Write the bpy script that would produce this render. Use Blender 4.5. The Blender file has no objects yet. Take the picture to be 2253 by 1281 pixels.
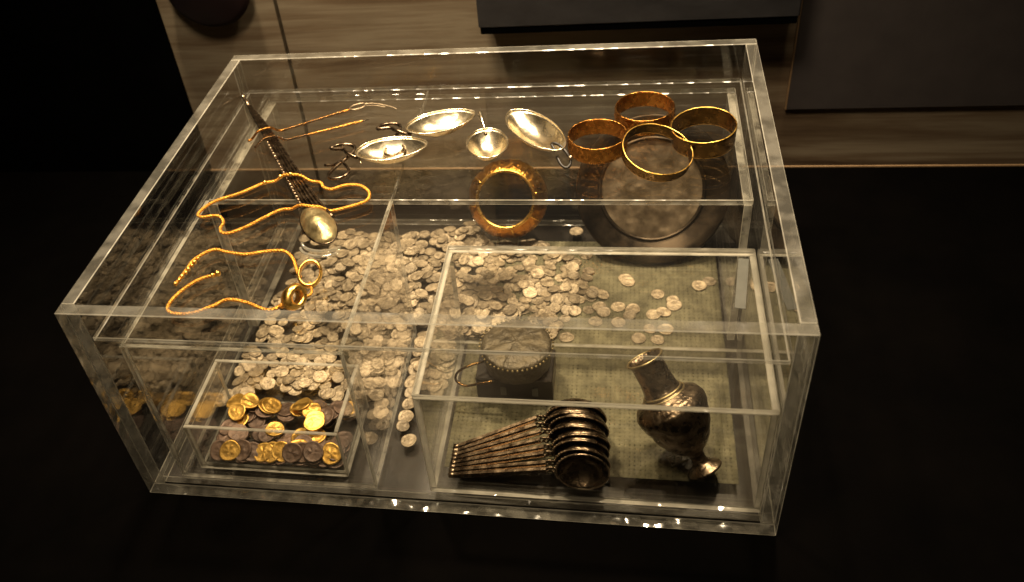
import bpy, bmesh, math, random
import numpy as np
from mathutils import Vector, Matrix, noise

random.seed(7)
rng = np.random.default_rng(11)
sc = bpy.context.scene
COL = sc.collection
PI = math.pi

# ------------------------------------------------------------------ camera
cam_d = bpy.data.cameras.new('camera')
cam = bpy.data.objects.new('camera', cam_d)
COL.objects.link(cam)
right = Vector((0.9808337, 0.15830941, -0.11359304))
down = Vector((0.01887677, -0.65744899, -0.75326257))
fwd = Vector((-0.19393018, 0.73668104, -0.64783649))
M = Matrix((right, -down, -fwd)).transposed().to_4x4()
M.translation = Vector((0.46090952, -0.48301676, 0.71328857))
cam.matrix_world = M
cam_d.sensor_width = 36.0
cam_d.lens = 1978.68 / 2253 * 36.0
cam_d.shift_x = (1126.5 - 972) / 2253
cam_d.shift_y = -(640.5 - 624) / 2253
cam_d.clip_start = 0.02
cam_d.clip_end = 50
cam_d.dof.use_dof = True
cam_d.dof.focus_distance = 0.86
cam_d.dof.aperture_fstop = 6.3
sc.camera = cam

# ------------------------------------------------------------------ light
world = bpy.data.worlds.new('World')
sc.world = world
world.use_nodes = True
bg = world.node_tree.nodes['Background']
bg.inputs[0].default_value = (1.0, 0.72, 0.45, 1)
bg.inputs[1].default_value = 0.012


def lamp(name, loc, target, size, power, colour, spread):
    d = bpy.data.lights.new(name, 'AREA')
    d.shape = 'DISK'
    d.size = size
    d.energy = power
    d.color = colour
    d.spread = math.radians(spread)
    o = bpy.data.objects.new(name, d)
    COL.objects.link(o)
    o.location = loc
    o.rotation_euler = (Vector(target) - Vector(loc)).to_track_quat('-Z', 'Y').to_euler()
    return o


WARM = (1.0, 0.80, 0.54)
lamp('gallery_lamp', (0.02, 0.50, 1.30), (0.20, 0.30, 0.05), 0.10, 5.2, WARM, 75)
lamp('gallery_lamp', (0.64, 0.50, 1.30), (0.40, 0.22, 0.05), 0.10, 5.0, WARM, 75)
lamp('gallery_lamp', (0.20, -0.20, 1.50), (0.28, 0.26, 0.05), 0.30, 3.2, WARM, 70)

sc.view_settings.view_transform = 'Standard'
sc.view_settings.look = 'None'
sc.view_settings.exposure = 0.0
sc.view_settings.gamma = 1.0
sc.view_settings.use_curve_mapping = False
sc.render.engine = 'CYCLES'
cy = sc.cycles
cy.max_bounces = 14
cy.diffuse_bounces = 3
cy.glossy_bounces = 6
cy.transmission_bounces = 6
cy.transparent_max_bounces = 64
cy.sample_clamp_indirect = 4.0
cy.use_denoising = True
cy.caustics_reflective = False
cy.caustics_refractive = False


# ------------------------------------------------------------------ materials
def new_mat(name):
    m = bpy.data.materials.new(name)
    m.use_nodes = True
    nt = m.node_tree
    nt.nodes.clear()
    out = nt.nodes.new('ShaderNodeOutputMaterial')
    return m, nt, out


def N(nt, kind, **kw):
    n = nt.nodes.new(kind)
    for k, v in kw.items():
        if k.startswith('i_'):
            key = k[2:]
            key = int(key) if key.isdigit() else key.replace('_', ' ')
            n.inputs[key].default_value = v
        else:
            setattr(n, k, v)
    return n


def coords(nt, scale=(1, 1, 1), kind='Object', rot=(0, 0, 0)):
    tc = N(nt, 'ShaderNodeTexCoord')
    mp = N(nt, 'ShaderNodeMapping')
    mp.inputs['Scale'].default_value = scale
    mp.inputs['Rotation'].default_value = rot
    nt.links.new(tc.outputs[kind], mp.inputs[0])
    return mp.outputs[0]


def ramp(nt, fac, stops):
    r = N(nt, 'ShaderNodeValToRGB')
    els = r.color_ramp.elements
    while len(els) < len(stops):
        els.new(0.5)
    for e, (p, c) in zip(els, stops):
        e.position = p
        e.color = (*c, 1)
    nt.links.new(fac, r.inputs[0])
    return r.outputs[0]


def metal(name, c1, c2, rough=0.25, bump=0.15, scale=120, metallic=1.0, rvar=0.2, bscale=None, rand=False, dist=0.0006):
    m, nt, out = new_mat(name)
    L = nt.links.new
    v = coords(nt)
    if rand:
        oi = N(nt, 'ShaderNodeObjectInfo')
        geo = N(nt, 'ShaderNodeNewGeometry')
        ad = N(nt, 'ShaderNodeMath', operation='ADD')
        L(oi.outputs['Random'], ad.inputs[0])
        L(geo.outputs['Random Per Island'], ad.inputs[1])
        fr = N(nt, 'ShaderNodeMath', operation='FRACT')
        L(ad.outputs[0], fr.inputs[0])
        sh = N(nt, 'ShaderNodeMath', operation='MULTIPLY', i_1=37.0)
        L(fr.outputs[0], sh.inputs[0])
        va = N(nt, 'ShaderNodeVectorMath', operation='ADD')
        L(v, va.inputs[0])
        L(sh.outputs[0], va.inputs[1])
        v = va.outputs[0]
    no = N(nt, 'ShaderNodeTexNoise', i_Scale=scale, i_Detail=5.0, i_Roughness=0.6)
    L(v, no.inputs['Vector'])
    col = ramp(nt, no.outputs[0], [(0.3, c1), (0.7, c2)])
    p = N(nt, 'ShaderNodeBsdfPrincipled', i_Metallic=metallic)
    if rand:
        hv = N(nt, 'ShaderNodeHueSaturation')
        mr = N(nt, 'ShaderNodeMapRange', i_3=0.62, i_4=1.2)
        L(fr.outputs[0], mr.inputs[0])
        L(mr.outputs[0], hv.inputs['Value'])
        L(col, hv.inputs['Color'])
        col = hv.outputs[0]
    L(col, p.inputs['Base Color'])
    mr2 = N(nt, 'ShaderNodeMapRange', i_1=0.3, i_2=0.7, i_3=rough, i_4=rough + rvar)
    L(no.outputs[0], mr2.inputs[0])
    L(mr2.outputs[0], p.inputs['Roughness'])
    nb = N(nt, 'ShaderNodeTexNoise', i_Scale=bscale or scale * 3, i_Detail=3.0)
    L(v, nb.inputs['Vector'])
    b = N(nt, 'ShaderNodeBump', i_Strength=bump, i_Distance=dist)
    L(nb.outputs[0], b.inputs['Height'])
    L(b.outputs[0], p.inputs['Normal'])
    L(p.outputs[0], out.inputs[0])
    return m


def plain(name, c1, c2, rough=0.6, scale=30, stretch=(1, 1, 1), bump=0.1, spec=0.3):
    m, nt, out = new_mat(name)
    L = nt.links.new
    v = coords(nt, stretch)
    no = N(nt, 'ShaderNodeTexNoise', i_Scale=scale, i_Detail=6.0, i_Roughness=0.62)
    L(v, no.inputs['Vector'])
    col = ramp(nt, no.outputs[0], [(0.3, c1), (0.7, c2)])
    p = N(nt, 'ShaderNodeBsdfPrincipled', i_Roughness=rough)
    p.inputs['Specular IOR Level'].default_value = spec
    L(col, p.inputs['Base Color'])
    b = N(nt, 'ShaderNodeBump', i_Strength=bump, i_Distance=0.0006)
    L(no.outputs[0], b.inputs['Height'])
    L(b.outputs[0], p.inputs['Normal'])
    L(p.outputs[0], out.inputs[0])
    return m


def acrylic_face():
    # flat polished sheet: fresnel share reflects, the rest goes straight through
    m, nt, out = new_mat('acrylic_face')
    L = nt.links.new
    lw = N(nt, 'ShaderNodeLayerWeight', i_Blend=0.5)
    pw = N(nt, 'ShaderNodeMath', operation='POWER', i_1=5.0)
    L(lw.outputs['Facing'], pw.inputs[0])
    mr = N(nt, 'ShaderNodeMapRange', i_3=0.042, i_4=1.0)
    L(pw.outputs[0], mr.inputs[0])
    tr = N(nt, 'ShaderNodeBsdfTransparent')
    tr.inputs[0].default_value = (0.990, 0.988, 0.980, 1)
    gl = N(nt, 'ShaderNodeBsdfGlossy', i_Roughness=0.012)
    gl.inputs[0].default_value = (1, 1, 1, 1)
    mx = N(nt, 'ShaderNodeMixShader')
    L(mr.outputs[0], mx.inputs[0])
    L(tr.outputs[0], mx.inputs[1])
    L(gl.outputs[0], mx.inputs[2])
    L(mx.outputs[0], out.inputs[0])
    return m


def acrylic_edge(name, amount, patch, gloss=0.55, rough=0.07):
    # polished sheet edge: wavy mirror-like patches, a little scattered light, the rest clear
    m, nt, out = new_mat(name)
    L = nt.links.new
    v = coords(nt)
    n1 = N(nt, 'ShaderNodeTexNoise', i_Scale=46.0, i_Detail=2.0, i_Roughness=0.5)
    n2 = N(nt, 'ShaderNodeTexVoronoi', i_Scale=60.0)
    L(v, n1.inputs['Vector'])
    L(v, n2.inputs['Vector'])
    f = N(nt, 'ShaderNodeMapRange', i_1=0.40, i_2=0.62, i_3=amount - patch, i_4=amount + patch)
    L(n1.outputs[0], f.inputs[0])
    tr = N(nt, 'ShaderNodeBsdfTransparent')
    tr.inputs[0].default_value = (0.95, 0.95, 0.92, 1)
    df = N(nt, 'ShaderNodeBsdfDiffuse')
    tl = N(nt, 'ShaderNodeBsdfTranslucent')
    for q in (df, tl):
        q.inputs[0].default_value = (0.90, 0.85, 0.72, 1)
    gl = N(nt, 'ShaderNodeBsdfGlossy', i_Roughness=rough)
    bp = N(nt, 'ShaderNodeBump', i_Strength=0.7, i_Distance=0.003)
    L(n2.outputs[0], bp.inputs['Height'])
    L(bp.outputs[0], gl.inputs['Normal'])
    a = N(nt, 'ShaderNodeMixShader', i_0=0.5)
    L(df.outputs[0], a.inputs[1])
    L(tl.outputs[0], a.inputs[2])
    b = N(nt, 'ShaderNodeMixShader', i_0=gloss)
    L(a.outputs[0], b.inputs[1])
    L(gl.outputs[0], b.inputs[2])
    c = N(nt, 'ShaderNodeMixShader')
    L(f.outputs[0], c.inputs[0])
    L(tr.outputs[0], c.inputs[1])
    L(b.outputs[0], c.inputs[2])
    L(c.outputs[0], out.inputs[0])
    return m


def wall_mat():
    m, nt, out = new_mat('streaked_wall')
    L = nt.links.new
    v = coords(nt, (1.3, 1.0, 17.0))
    n1 = N(nt, 'ShaderNodeTexNoise', i_Scale=1.6, i_Detail=7.0, i_Roughness=0.6, i_Distortion=0.4)
    L(v, n1.inputs['Vector'])
    v2 = coords(nt, (3.0, 1.0, 110.0))
    n2 = N(nt, 'ShaderNodeTexNoise', i_Scale=2.2, i_Detail=5.0)
    L(v2, n2.inputs['Vector'])
    mx = N(nt, 'ShaderNodeMath', operation='MULTIPLY_ADD', i_1=0.16)
    L(n2.outputs[0], mx.inputs[0])
    L(n1.outputs[0], mx.inputs[2])
    col = ramp(nt, mx.outputs[0], [(0.38, (0.080, 0.048, 0.028)), (0.52, (0.185, 0.130, 0.080)), (0.66, (0.31, 0.25, 0.170)), (0.80, (0.20, 0.14, 0.088))])
    p = N(nt, 'ShaderNodeBsdfPrincipled', i_Roughness=0.55)
    p.inputs['Specular IOR Level'].default_value = 0.25
    L(col, p.inputs['Base Color'])
    b = N(nt, 'ShaderNodeBump', i_Strength=0.15, i_Distance=0.001)
    L(n2.outputs[0], b.inputs['Height'])
    L(b.outputs[0], p.inputs['Normal'])
    L(p.outputs[0], out.inputs[0])
    return m


def reflection_mat():
    m, nt, out = new_mat('khaki_reflection')  # khaki of the weave that stands in for the floor reflection
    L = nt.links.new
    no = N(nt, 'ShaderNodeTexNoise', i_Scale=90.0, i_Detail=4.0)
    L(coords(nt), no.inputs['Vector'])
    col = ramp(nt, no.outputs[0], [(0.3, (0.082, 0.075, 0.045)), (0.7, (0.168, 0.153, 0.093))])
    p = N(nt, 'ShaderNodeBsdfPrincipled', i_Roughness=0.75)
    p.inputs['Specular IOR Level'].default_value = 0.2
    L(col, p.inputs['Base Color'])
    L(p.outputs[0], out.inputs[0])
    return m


MAT = {
    'face': acrylic_face(),
    'edge': acrylic_edge('acrylic_edge', 0.36, 0.14, 0.62),
    'edge_thin': acrylic_edge('acrylic_edge_thin', 0.62, 0.34, 0.40),
    'arris': acrylic_edge('acrylic_arris', 0.80, 0.18, 0.3, 0.2),  # pale arris colour paints the highlight lines along the sheets
    'edge_bright': acrylic_edge('acrylic_edge_bright', 0.82, 0.16, 0.25),
    'edge_faint': acrylic_edge('acrylic_edge_faint', 0.26, 0.20, 0.5),
    'wall': wall_mat(),
    'platform': plain('black_platform', (0.0006, 0.0005, 0.00045), (0.0014, 0.0011, 0.0009), 0.8, 9, bump=0.05, spec=0.012),
    'black': plain('black_board', (0.0015, 0.0015, 0.0015), (0.003, 0.003, 0.003), 0.9, 9, spec=0.0),
    'board': plain('dark_floor_board', (0.014, 0.0112, 0.0088), (0.030, 0.0238, 0.0185), 0.45, 40, (0.4, 1, 1), spec=0.4),
    'grey_panel': plain('grey_panel', (0.050, 0.042, 0.041), (0.064, 0.054, 0.052), 0.7, 25),
    'dark_panel': plain('dark_panel', (0.018, 0.017, 0.018), (0.035, 0.033, 0.035), 0.6, 20, (1, 1, 2)),
    'maroon': plain('maroon_cloth', (0.006, 0.0016, 0.0016), (0.018, 0.004, 0.004), 0.8, 20),
    'lit_edge': plain('painted_lit_edge', (0.24, 0.15, 0.08), (0.36, 0.23, 0.12), 0.5, 60),  # tan colour painting edges that catch the light
    'silver_coin': metal('old_silver_coin', (0.155, 0.118, 0.075), (0.54, 0.435, 0.292), 0.33, 1.0, 1.5, 0.35, 0.2, 3.4, True, 0.0009),
    'gold_coin': metal('gold_coin', (0.50, 0.27, 0.045), (0.86, 0.54, 0.14), 0.34, 0.7, 1.5, 0.75, 0.15, 3.2, True, 0.0006),
    'brown_coin': metal('brown_coin', (0.075, 0.045, 0.031), (0.20, 0.128, 0.09), 0.42, 0.7, 1.5, 0.4, 0.2, 3.2, True, 0.0006),
    'gold': metal('bright_gold', (0.78, 0.42, 0.08), (0.95, 0.60, 0.16), 0.22, 0.2, 150, 1.0, 0.15),
    'chain': metal('gold_chain', (0.50, 0.20, 0.025), (0.78, 0.38, 0.06), 0.34, 0.9, 300, 0.8, 0.1, 900, False, 0.0012),
    'red_gold': metal('red_gold', (0.31, 0.125, 0.026), (0.52, 0.235, 0.052), 0.20, 0.8, 110, 1.0, 0.12, 520, False, 0.0010),
    'amber_gold': metal('amber_gold', (0.36, 0.135, 0.02), (0.66, 0.31, 0.055), 0.24, 0.8, 120, 1.0, 0.15, 240, False, 0.0015),
    'dark_gold': metal('dark_gold', (0.11, 0.060, 0.019), (0.21, 0.120, 0.040), 0.18, 0.5, 110, 1.0, 0.12, 520, False, 0.0008),
    'silver': metal('polished_silver', (0.70, 0.58, 0.37), (0.90, 0.80, 0.60), 0.20, 0.30, 45, 1.0, 0.10, 60, False, 0.003),
    'worn_silver': metal('worn_silver', (0.15, 0.110, 0.068), (0.36, 0.28, 0.185), 0.30, 0.4, 55, 0.8, 0.2, 70, False, 0.002),
    'tarnish': metal('tarnished_silver', (0.070, 0.048, 0.031), (0.20, 0.150, 0.10), 0.18, 0.3, 110, 1.0, 0.16, 200),
    'old_bronze': metal('dark_engraved_silver', (0.16, 0.112, 0.072), (0.46, 0.36, 0.25), 0.22, 0.9, 90, 1.0, 0.2, 170, False, 0.0018),
    'olive_silver': metal('olive_silver', (0.22, 0.17, 0.08), (0.46, 0.37, 0.19), 0.30, 0.5, 90, 0.9, 0.2, 120, False, 0.002),
    'reflected_silver': metal('reflected_silver', (0.030, 0.024, 0.014), (0.095, 0.075, 0.042), 0.42, 0.8, 90, 0.5, 0.2, 140, False, 0.003),  # tone of the vessel shape built for a ghost reflection
    'flask': metal('dark_flask_silver', (0.085, 0.058, 0.038), (0.30, 0.23, 0.155), 0.20, 0.9, 90, 1.0, 0.2, 190, False, 0.0016),
    'dish_rim': metal('dark_dish_rim', (0.020, 0.015, 0.010), (0.075, 0.055, 0.035), 0.28, 0.3, 40, 0.9, 0.2, 90),
    'reflection_thread': reflection_mat(),
    'frost': plain('frosted_strip', (0.07, 0.07, 0.06), (0.10, 0.10, 0.085), 0.5, 50),
    'block': plain('dark_block', (0.010, 0.008, 0.006), (0.018, 0.014, 0.010), 0.35, 50),
}


# ------------------------------------------------------------------ helpers
def link(name, me, parent=None):
    o = bpy.data.objects.new(name, me)
    COL.objects.link(o)
    if parent:
        o.parent = parent
    return o


def tag(o, label, cat, group=None):
    o['label'] = label
    o['category'] = cat
    if group:
        o['group'] = group
    return o


def thing(name, label, cat, loc=(0, 0, 0), rot=(0, 0, 0), group=None):
    o = link(name, None)
    o.location = loc
    o.rotation_euler = rot
    o.empty_display_size = 0.01
    return tag(o, label, cat, group)


def mesh(name, verts, faces, mat, smooth=True):
    me = bpy.data.meshes.new(name)
    me.from_pydata([tuple(v) for v in verts], [], faces)
    mats = mat if isinstance(mat, (list, tuple)) else [mat]
    for m in mats:
        me.materials.append(MAT[m])
    if smooth:
        me.polygons.foreach_set('use_smooth', [True] * len(me.polygons))
    me.update()
    return me


def box_mesh(name, x0, x1, y0, y1, z0, z1, mat, bevel=0.0):
    bm = bmesh.new()
    bmesh.ops.create_cube(bm, size=1)
    for v in bm.verts:
        v.co = Vector(((x0 + x1) / 2 + v.co.x * (x1 - x0), (y0 + y1) / 2 + v.co.y * (y1 - y0), (z0 + z1) / 2 + v.co.z * (z1 - z0)))
    if bevel:
        bmesh.ops.bevel(bm, geom=list(bm.edges), offset=bevel, segments=1, affect='EDGES')
    me = bpy.data.meshes.new(name)
    bm.to_mesh(me)
    bm.free()
    for m in (mat if isinstance(mat, (list, tuple)) else [mat]):
        me.materials.append(MAT[m])
    return me


def pane(name, parent, x0, x1, y0, y1, z0, z1, edge='edge', bevel=0.0007, arris='arris'):
    me = box_mesh(name, x0, x1, y0, y1, z0, z1, ['face', edge, arris], bevel)
    d = (x1 - x0, y1 - y0, z1 - z0)
    ax = d.index(min(d))
    for p in me.polygons:
        p.material_index = 0 if abs(p.normal[ax]) > 0.9 else (1 if max(abs(q) for q in p.normal) > 0.9 else 2)
    return link(name, me, parent)


def part_box(name, parent, x0, x1, y0, y1, z0, z1, mat, bevel=0.0005):
    return link(name, box_mesh(name, x0, x1, y0, y1, z0, z1, mat, bevel), parent)


def revolve(profile, n=48, f=None, close=False):
    """profile (r, z) revolved round z; f(r, z, a) may move a point"""
    V, F = [], []
    k = len(profile)
    for i in range(n):
        a = 2 * PI * i / n
        for r, z in profile:
            if f:
                r, z = f(r, z, a)
            V.append((r * math.cos(a), r * math.sin(a), z))
    for i in range(n):
        j = (i + 1) % n
        for q in range(k if close else k - 1):
            w = (q + 1) % k
            F.append((i * k + q, j * k + q, j * k + w, i * k + w))
    return V, F


def catmull(pts, sub=6, closed=False):
    P = [Vector(p) for p in pts]
    n = len(P)
    out = []
    for i in range(n if closed else n - 1):
        if closed:
            a, b, c, d = P[(i - 1) % n], P[i], P[(i + 1) % n], P[(i + 2) % n]
        else:
            a, b, c, d = P[max(i - 1, 0)], P[i], P[i + 1], P[min(i + 2, n - 1)]
        for s in range(sub):
            t = s / sub
            out.append(0.5 * ((2 * b) + (c - a) * t + (2 * a - 5 * b + 4 * c - d) * t * t + (3 * b - a - 3 * c + d) * t ** 3))
    if not closed:
        out.append(P[-1])
    return out


def tube(path, radius, n=8, closed=False, flat=1.0):
    P = [Vector(p) for p in path]
    m = len(P)
    V, F = [], []
    up = Vector((0, 0, 1))
    for i, p in enumerate(P):
        if closed:
            t = P[(i + 1) % m] - P[(i - 1) % m]
        else:
            t = P[min(i + 1, m - 1)] - P[max(i - 1, 0)]
        t.normalize()
        s = t.cross(up)
        if s.length < 1e-3:
            s = t.cross(Vector((1, 0, 0)))
        s.normalize()
        u = s.cross(t)
        r = radius(i / max(m - 1, 1)) if callable(radius) else radius
        for k in range(n):
            a = 2 * PI * k / n
            V.append(p + s * (r * math.cos(a)) + u * (r * flat * math.sin(a)))
    for i in range(m if closed else m - 1):
        j = (i + 1) % m
        for k in range(n):
            l = (k + 1) % n
            F.append((i * n + k, i * n + l, j * n + l, j * n + k))
    if not closed:
        F.append(tuple(range(n - 1, -1, -1)))
        F.append(tuple((m - 1) * n + k for k in range(n)))
    return V, F


def merge(*parts):
    V, F = [], []
    for v, f in parts:
        b = len(V)
        V += [tuple(q) for q in v]
        F += [tuple(i + b for i in q) for q in f]
    return V, F


def moved(part, M4):
    return [M4 @ Vector(v) for v in part[0]], part[1]


def ball(c, r, n=8):
    prof = [(max(r * math.sin(PI * i / n), 1e-5), -r * math.cos(PI * i / n)) for i in range(n + 1)]
    v, f = revolve(prof, n + 2)
    return [Vector(q) + Vector(c) for q in v], f


def part(name, vf, mat, parent, smooth=True):
    return link(name, mesh(name, vf[0], vf[1], mat, smooth), parent)


# ------------------------------------------------------------------ setting
plat = link('platform', box_mesh('platform', -1.4, 1.8, -0.60, 0.578, -0.30, -0.001, 'platform', 0.001))
plat['kind'] = 'structure'
pt = part_box('lit_back_edge', plat, -0.150, 1.8, 0.5785, 0.5805, -0.05, 0.0002, 'lit_edge', 0.0004)  # paler strip painting the lit back edge of the platform

wall = link('wall', box_mesh('wall', -0.189, -0.0165, 0.652, 0.70, -0.30, 1.0, 'wall', 0.0))
wall['kind'] = 'structure'
part_box('wall_panel', wall, -0.0105, 1.8, 0.652, 0.70, -0.30, 1.0, 'wall', 0.0)
part_box('joint_backing', wall, -0.0163, -0.0107, 0.672, 0.70, -0.30, 1.0, 'black', 0.0)
sidewall = link('side_wall', box_mesh('side_wall', -1.4, -0.191, 0.650, 0.705, -0.30, 1.0, 'black', 0.0))
sidewall['kind'] = 'structure'

p1 = thing('information_panel', 'plain grey upright panel with its lit edge painted pale, mounted on the streaked wall', 'panel')
part_box('board', p1, 0.6785, 1.03, 0.6445, 0.6505, 0.047, 0.75, 'grey_panel', 0.001)
part_box('lit_side_edge', p1, 0.6765, 0.6783, 0.6448, 0.6503, 0.047, 0.75, 'lit_edge', 0.0003)  # tan strip painting the lit side edge of the panel
p2 = thing('wall_box', 'dark charcoal box fixed to the streaked wall above the bracelets', 'wall box')
part_box('body', p2, 0.277, 0.667, 0.59, 0.6518, 0.206, 0.60, 'dark_panel', 0.002)
part_box('underside_shade', p2, 0.279, 0.665, 0.592, 0.650, 0.197, 0.2058, 'black', 0.001)  # black strip painting the shadow band under the box
mv, mf = revolve([(0.0001, -0.012), (0.05, -0.012), (0.058, -0.006), (0.06, 0.004), (0.052, 0.012), (0.0001, 0.014)], 40)
p3 = part('wall_pad', ([(x * 1.05 - 0.10, 0.6385 - z * 0.9, 0.262 + y) for x, y, z in mv], mf), 'maroon', None)
tag(p3, 'dark maroon rounded pad mounted on the streaked wall near the black side wall', 'wall pad')

# ------------------------------------------------------------------ the clear case
case = thing('display_case', 'large thick-walled clear acrylic case enclosing the whole treasure on the black platform', 'display case')
W, D, H, T = 0.60, 0.456, 0.247, 0.012
pane('front_panel', case, 0, W, 0, T, 0, H)
pane('back_panel', case, 0, W, D - T, D, 0, H)
pane('side_panel', case, 0, T, T + 0.0004, D - T - 0.0004, 0, H)
pane('side_panel', case, W - T, W, T + 0.0004, D - T - 0.0004, 0, H)
pane('base_panel', case, T + 0.0004, W - T - 0.0004, T + 0.0004, D - T - 0.0004, 0.0024, 0.0120)
part_box('floor_board', case, T + 0.001, W - T - 0.001, T + 0.001, D - T - 0.001, 0.0, 0.0020, 'board', 0.0003)
FZ = 0.0122

shelf = thing('shelf_sheet', 'clear acrylic sheet filling the case and carrying the necklaces, spoons and bracelets', 'shelf')
pane('sheet', shelf, 0.0128, 0.5872, 0.0128, 0.4432, 0.2025, 0.2070, 'edge_thin')
SZ = 0.2072

bridge = thing('bridge_stand', 'clear acrylic bridge across the back of the case, over the dish and large bracelet', 'stand')
pane('top_sheet', bridge, 0.036, 0.582, 0.231, 0.4425, 0.190, 0.1962, 'edge_thin')
pane('leg', bridge, 0.0362, 0.0440, 0.2312, 0.4420, FZ, 0.1898, 'edge_thin')
pane('leg', bridge, 0.5740, 0.5818, 0.2312, 0.4420, FZ, 0.1898, 'edge_thin')

cover = thing('cover_box', 'tall clear acrylic cover standing over the small box of gold coins', 'clear box')
pane('top_sheet', cover, 0.033, 0.2365, 0.0135, 0.4425, 0.1966, 0.2022, 'edge_faint', 0.0007, 'edge_faint')
pane('side_panel', cover, 0.0335, 0.0375, 0.0180, 0.2300, FZ, 0.1963, 'edge_thin')
pane('side_panel', cover, 0.2320, 0.2360, 0.0180, 0.2300, FZ, 0.1963, 'edge_thin')
pane('front_panel', cover, 0.0335, 0.2360, 0.0135, 0.0177, FZ, 0.1963, 'edge_thin')

coinbox = thing('coin_box', 'small clear acrylic box filled with gold and brown coins', 'clear box')
fx0, fx1, fy0, fy1, fz1 = 0.050, 0.205, 0.025, 0.117, 0.0755
pane('front_panel', coinbox, fx0, fx1, fy0, fy0 + 0.004, FZ, fz1, 'edge_bright')
pane('back_panel', coinbox, fx0, fx1, fy1 - 0.004, fy1, FZ, fz1, 'edge_bright')
pane('side_panel', coinbox, fx0, fx0 + 0.004, fy0 + 0.0042, fy1 - 0.0042, FZ, fz1, 'edge_bright')
pane('side_panel', coinbox, fx1 - 0.004, fx1, fy0 + 0.0042, fy1 - 0.0042, FZ, fz1, 'edge_bright')
pane('base_panel', coinbox, fx0 + 0.0042, fx1 - 0.0042, fy0 + 0.0042, fy1 - 0.0042, FZ, FZ + 0.004, 'edge_bright')

gb = thing('ladle_box', 'wide clear acrylic box holding the fan of ladles and the tilted flask', 'clear box')
gx0, gx1, gy0, gy1, gz0, gz1 = 0.289, 0.5868, 0.0135, 0.217, 0.0135, 0.150
pane('front_panel', gb, gx0, gx1, gy0, gy0 + 0.005, gz0, gz1 - 0.0052, 'edge_bright')
pane('back_panel', gb, gx0, gx1, gy1 - 0.005, gy1, gz0, gz1 - 0.0052, 'edge_bright')
pane('side_panel', gb, gx0, gx0 + 0.005, gy0 + 0.0052, gy1 - 0.0052, gz0, gz1 - 0.0052, 'edge_bright')
pane('side_panel', gb, gx1 - 0.005, gx1, gy0 + 0.0052, gy1 - 0.0052, gz0, gz1 - 0.0052, 'edge_bright')
pane('base_panel', gb, gx0 + 0.0052, gx1 - 0.0052, gy0 + 0.0052, gy1 - 0.0052, gz0 + 0.0002, gz0 + 0.0022, 'edge_faint', 0.0003, 'edge_faint')
pane('top_sheet', gb, gx0, gx1, gy0, gy1, gz1 - 0.005, gz1, 'edge_bright')
o = link('frosted_strip', box_mesh('frosted_strip', 0, 0.0095, 0, 0.070, 0, 0.0008, 'frost', 0.0002), gb)
o.location = (0.5612, 0.1315, gz1 + 0.0002)
o.rotation_euler = (0, 0, -0.13)
o['label'] = 'small pale frosted strip lying on the lid'

# ------------------------------------------------------------------ khaki weave standing in for a floor reflection
clo = thing('woven_reflection', 'khaki coarse weave standing in for a reflection on the case floor under the ladle box', 'reflection_weave')
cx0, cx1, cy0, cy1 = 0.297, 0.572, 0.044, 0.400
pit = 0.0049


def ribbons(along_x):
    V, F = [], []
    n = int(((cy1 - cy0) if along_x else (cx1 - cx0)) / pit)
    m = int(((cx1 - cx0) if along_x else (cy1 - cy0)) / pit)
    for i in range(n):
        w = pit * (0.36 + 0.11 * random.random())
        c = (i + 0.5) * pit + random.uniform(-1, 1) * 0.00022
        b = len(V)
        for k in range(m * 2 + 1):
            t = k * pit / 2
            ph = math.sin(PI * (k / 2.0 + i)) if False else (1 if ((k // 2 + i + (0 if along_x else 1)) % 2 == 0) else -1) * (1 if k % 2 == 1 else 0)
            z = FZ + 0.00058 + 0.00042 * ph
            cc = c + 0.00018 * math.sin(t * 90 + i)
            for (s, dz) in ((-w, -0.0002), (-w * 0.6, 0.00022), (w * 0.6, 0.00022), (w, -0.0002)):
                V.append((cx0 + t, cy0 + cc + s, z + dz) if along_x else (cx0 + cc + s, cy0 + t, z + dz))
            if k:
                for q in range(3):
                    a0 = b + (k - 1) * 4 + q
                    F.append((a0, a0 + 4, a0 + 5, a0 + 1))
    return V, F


w1 = part('reflected_weft', ribbons(True), 'reflection_thread', clo)
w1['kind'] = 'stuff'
w2 = part('reflected_warp', ribbons(False), 'reflection_thread', clo)
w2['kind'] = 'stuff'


# ------------------------------------------------------------------ coins
def coin_mesh(name, seed, mat, r=1.0):
    """unit radius coin lying on z=0, slightly out of round, raised rim and worn relief"""
    rr = random.Random(seed)
    n = 18
    ph = [rr.uniform(0, 6.28) for _ in range(3)]
    am = [rr.uniform(0.02, 0.07), rr.uniform(0.01, 0.04), rr.uniform(0.005, 0.025)]
    th = 0.13

    def rad(a):
        return 1 + am[0] * math.cos(2 * a + ph[0]) + am[1] * math.cos(3 * a + ph[1]) + am[2] * math.cos(5 * a + ph[2])
    V, F = [], []
    rings = [(0.985, 0.0), (1.0, th * 0.5), (0.965, th), (0.86, th), (0.80, th * 0.78), (0.55, th * 0.80), (0.28, th * 0.95)]
    for (q, z) in rings:
        for i in range(n):
            a = 2 * PI * i / n
            rel = 0
            if q < 0.7:
                rel = rr.uniform(-0.06, 0.08)
            V.append((q * rad(a) * math.cos(a), q * rad(a) * math.sin(a), z + rel))
    for k in range(len(rings) - 1):
        for i in range(n):
            j = (i + 1) % n
            F.append((k * n + i, k * n + j, (k + 1) * n + j, (k + 1) * n + i))
    V.append((0, 0, th * 1.05))
    t = len(V) - 1
    k = len(rings) - 1
    for i in range(n):
        F.append((k * n + i, k * n + (i + 1) % n, t))
    F.append(tuple(range(n - 1, -1, -1)))
    me = mesh(name, V, F, mat)
    return me, np.array(V), F


CELL = 0.001
HX, HY = 600, 456
Hmap = np.full((HX, HY), FZ)
own = np.full((HX, HY), -1)
Hmap[297:572, 44:400] = FZ + 0.0013


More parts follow.
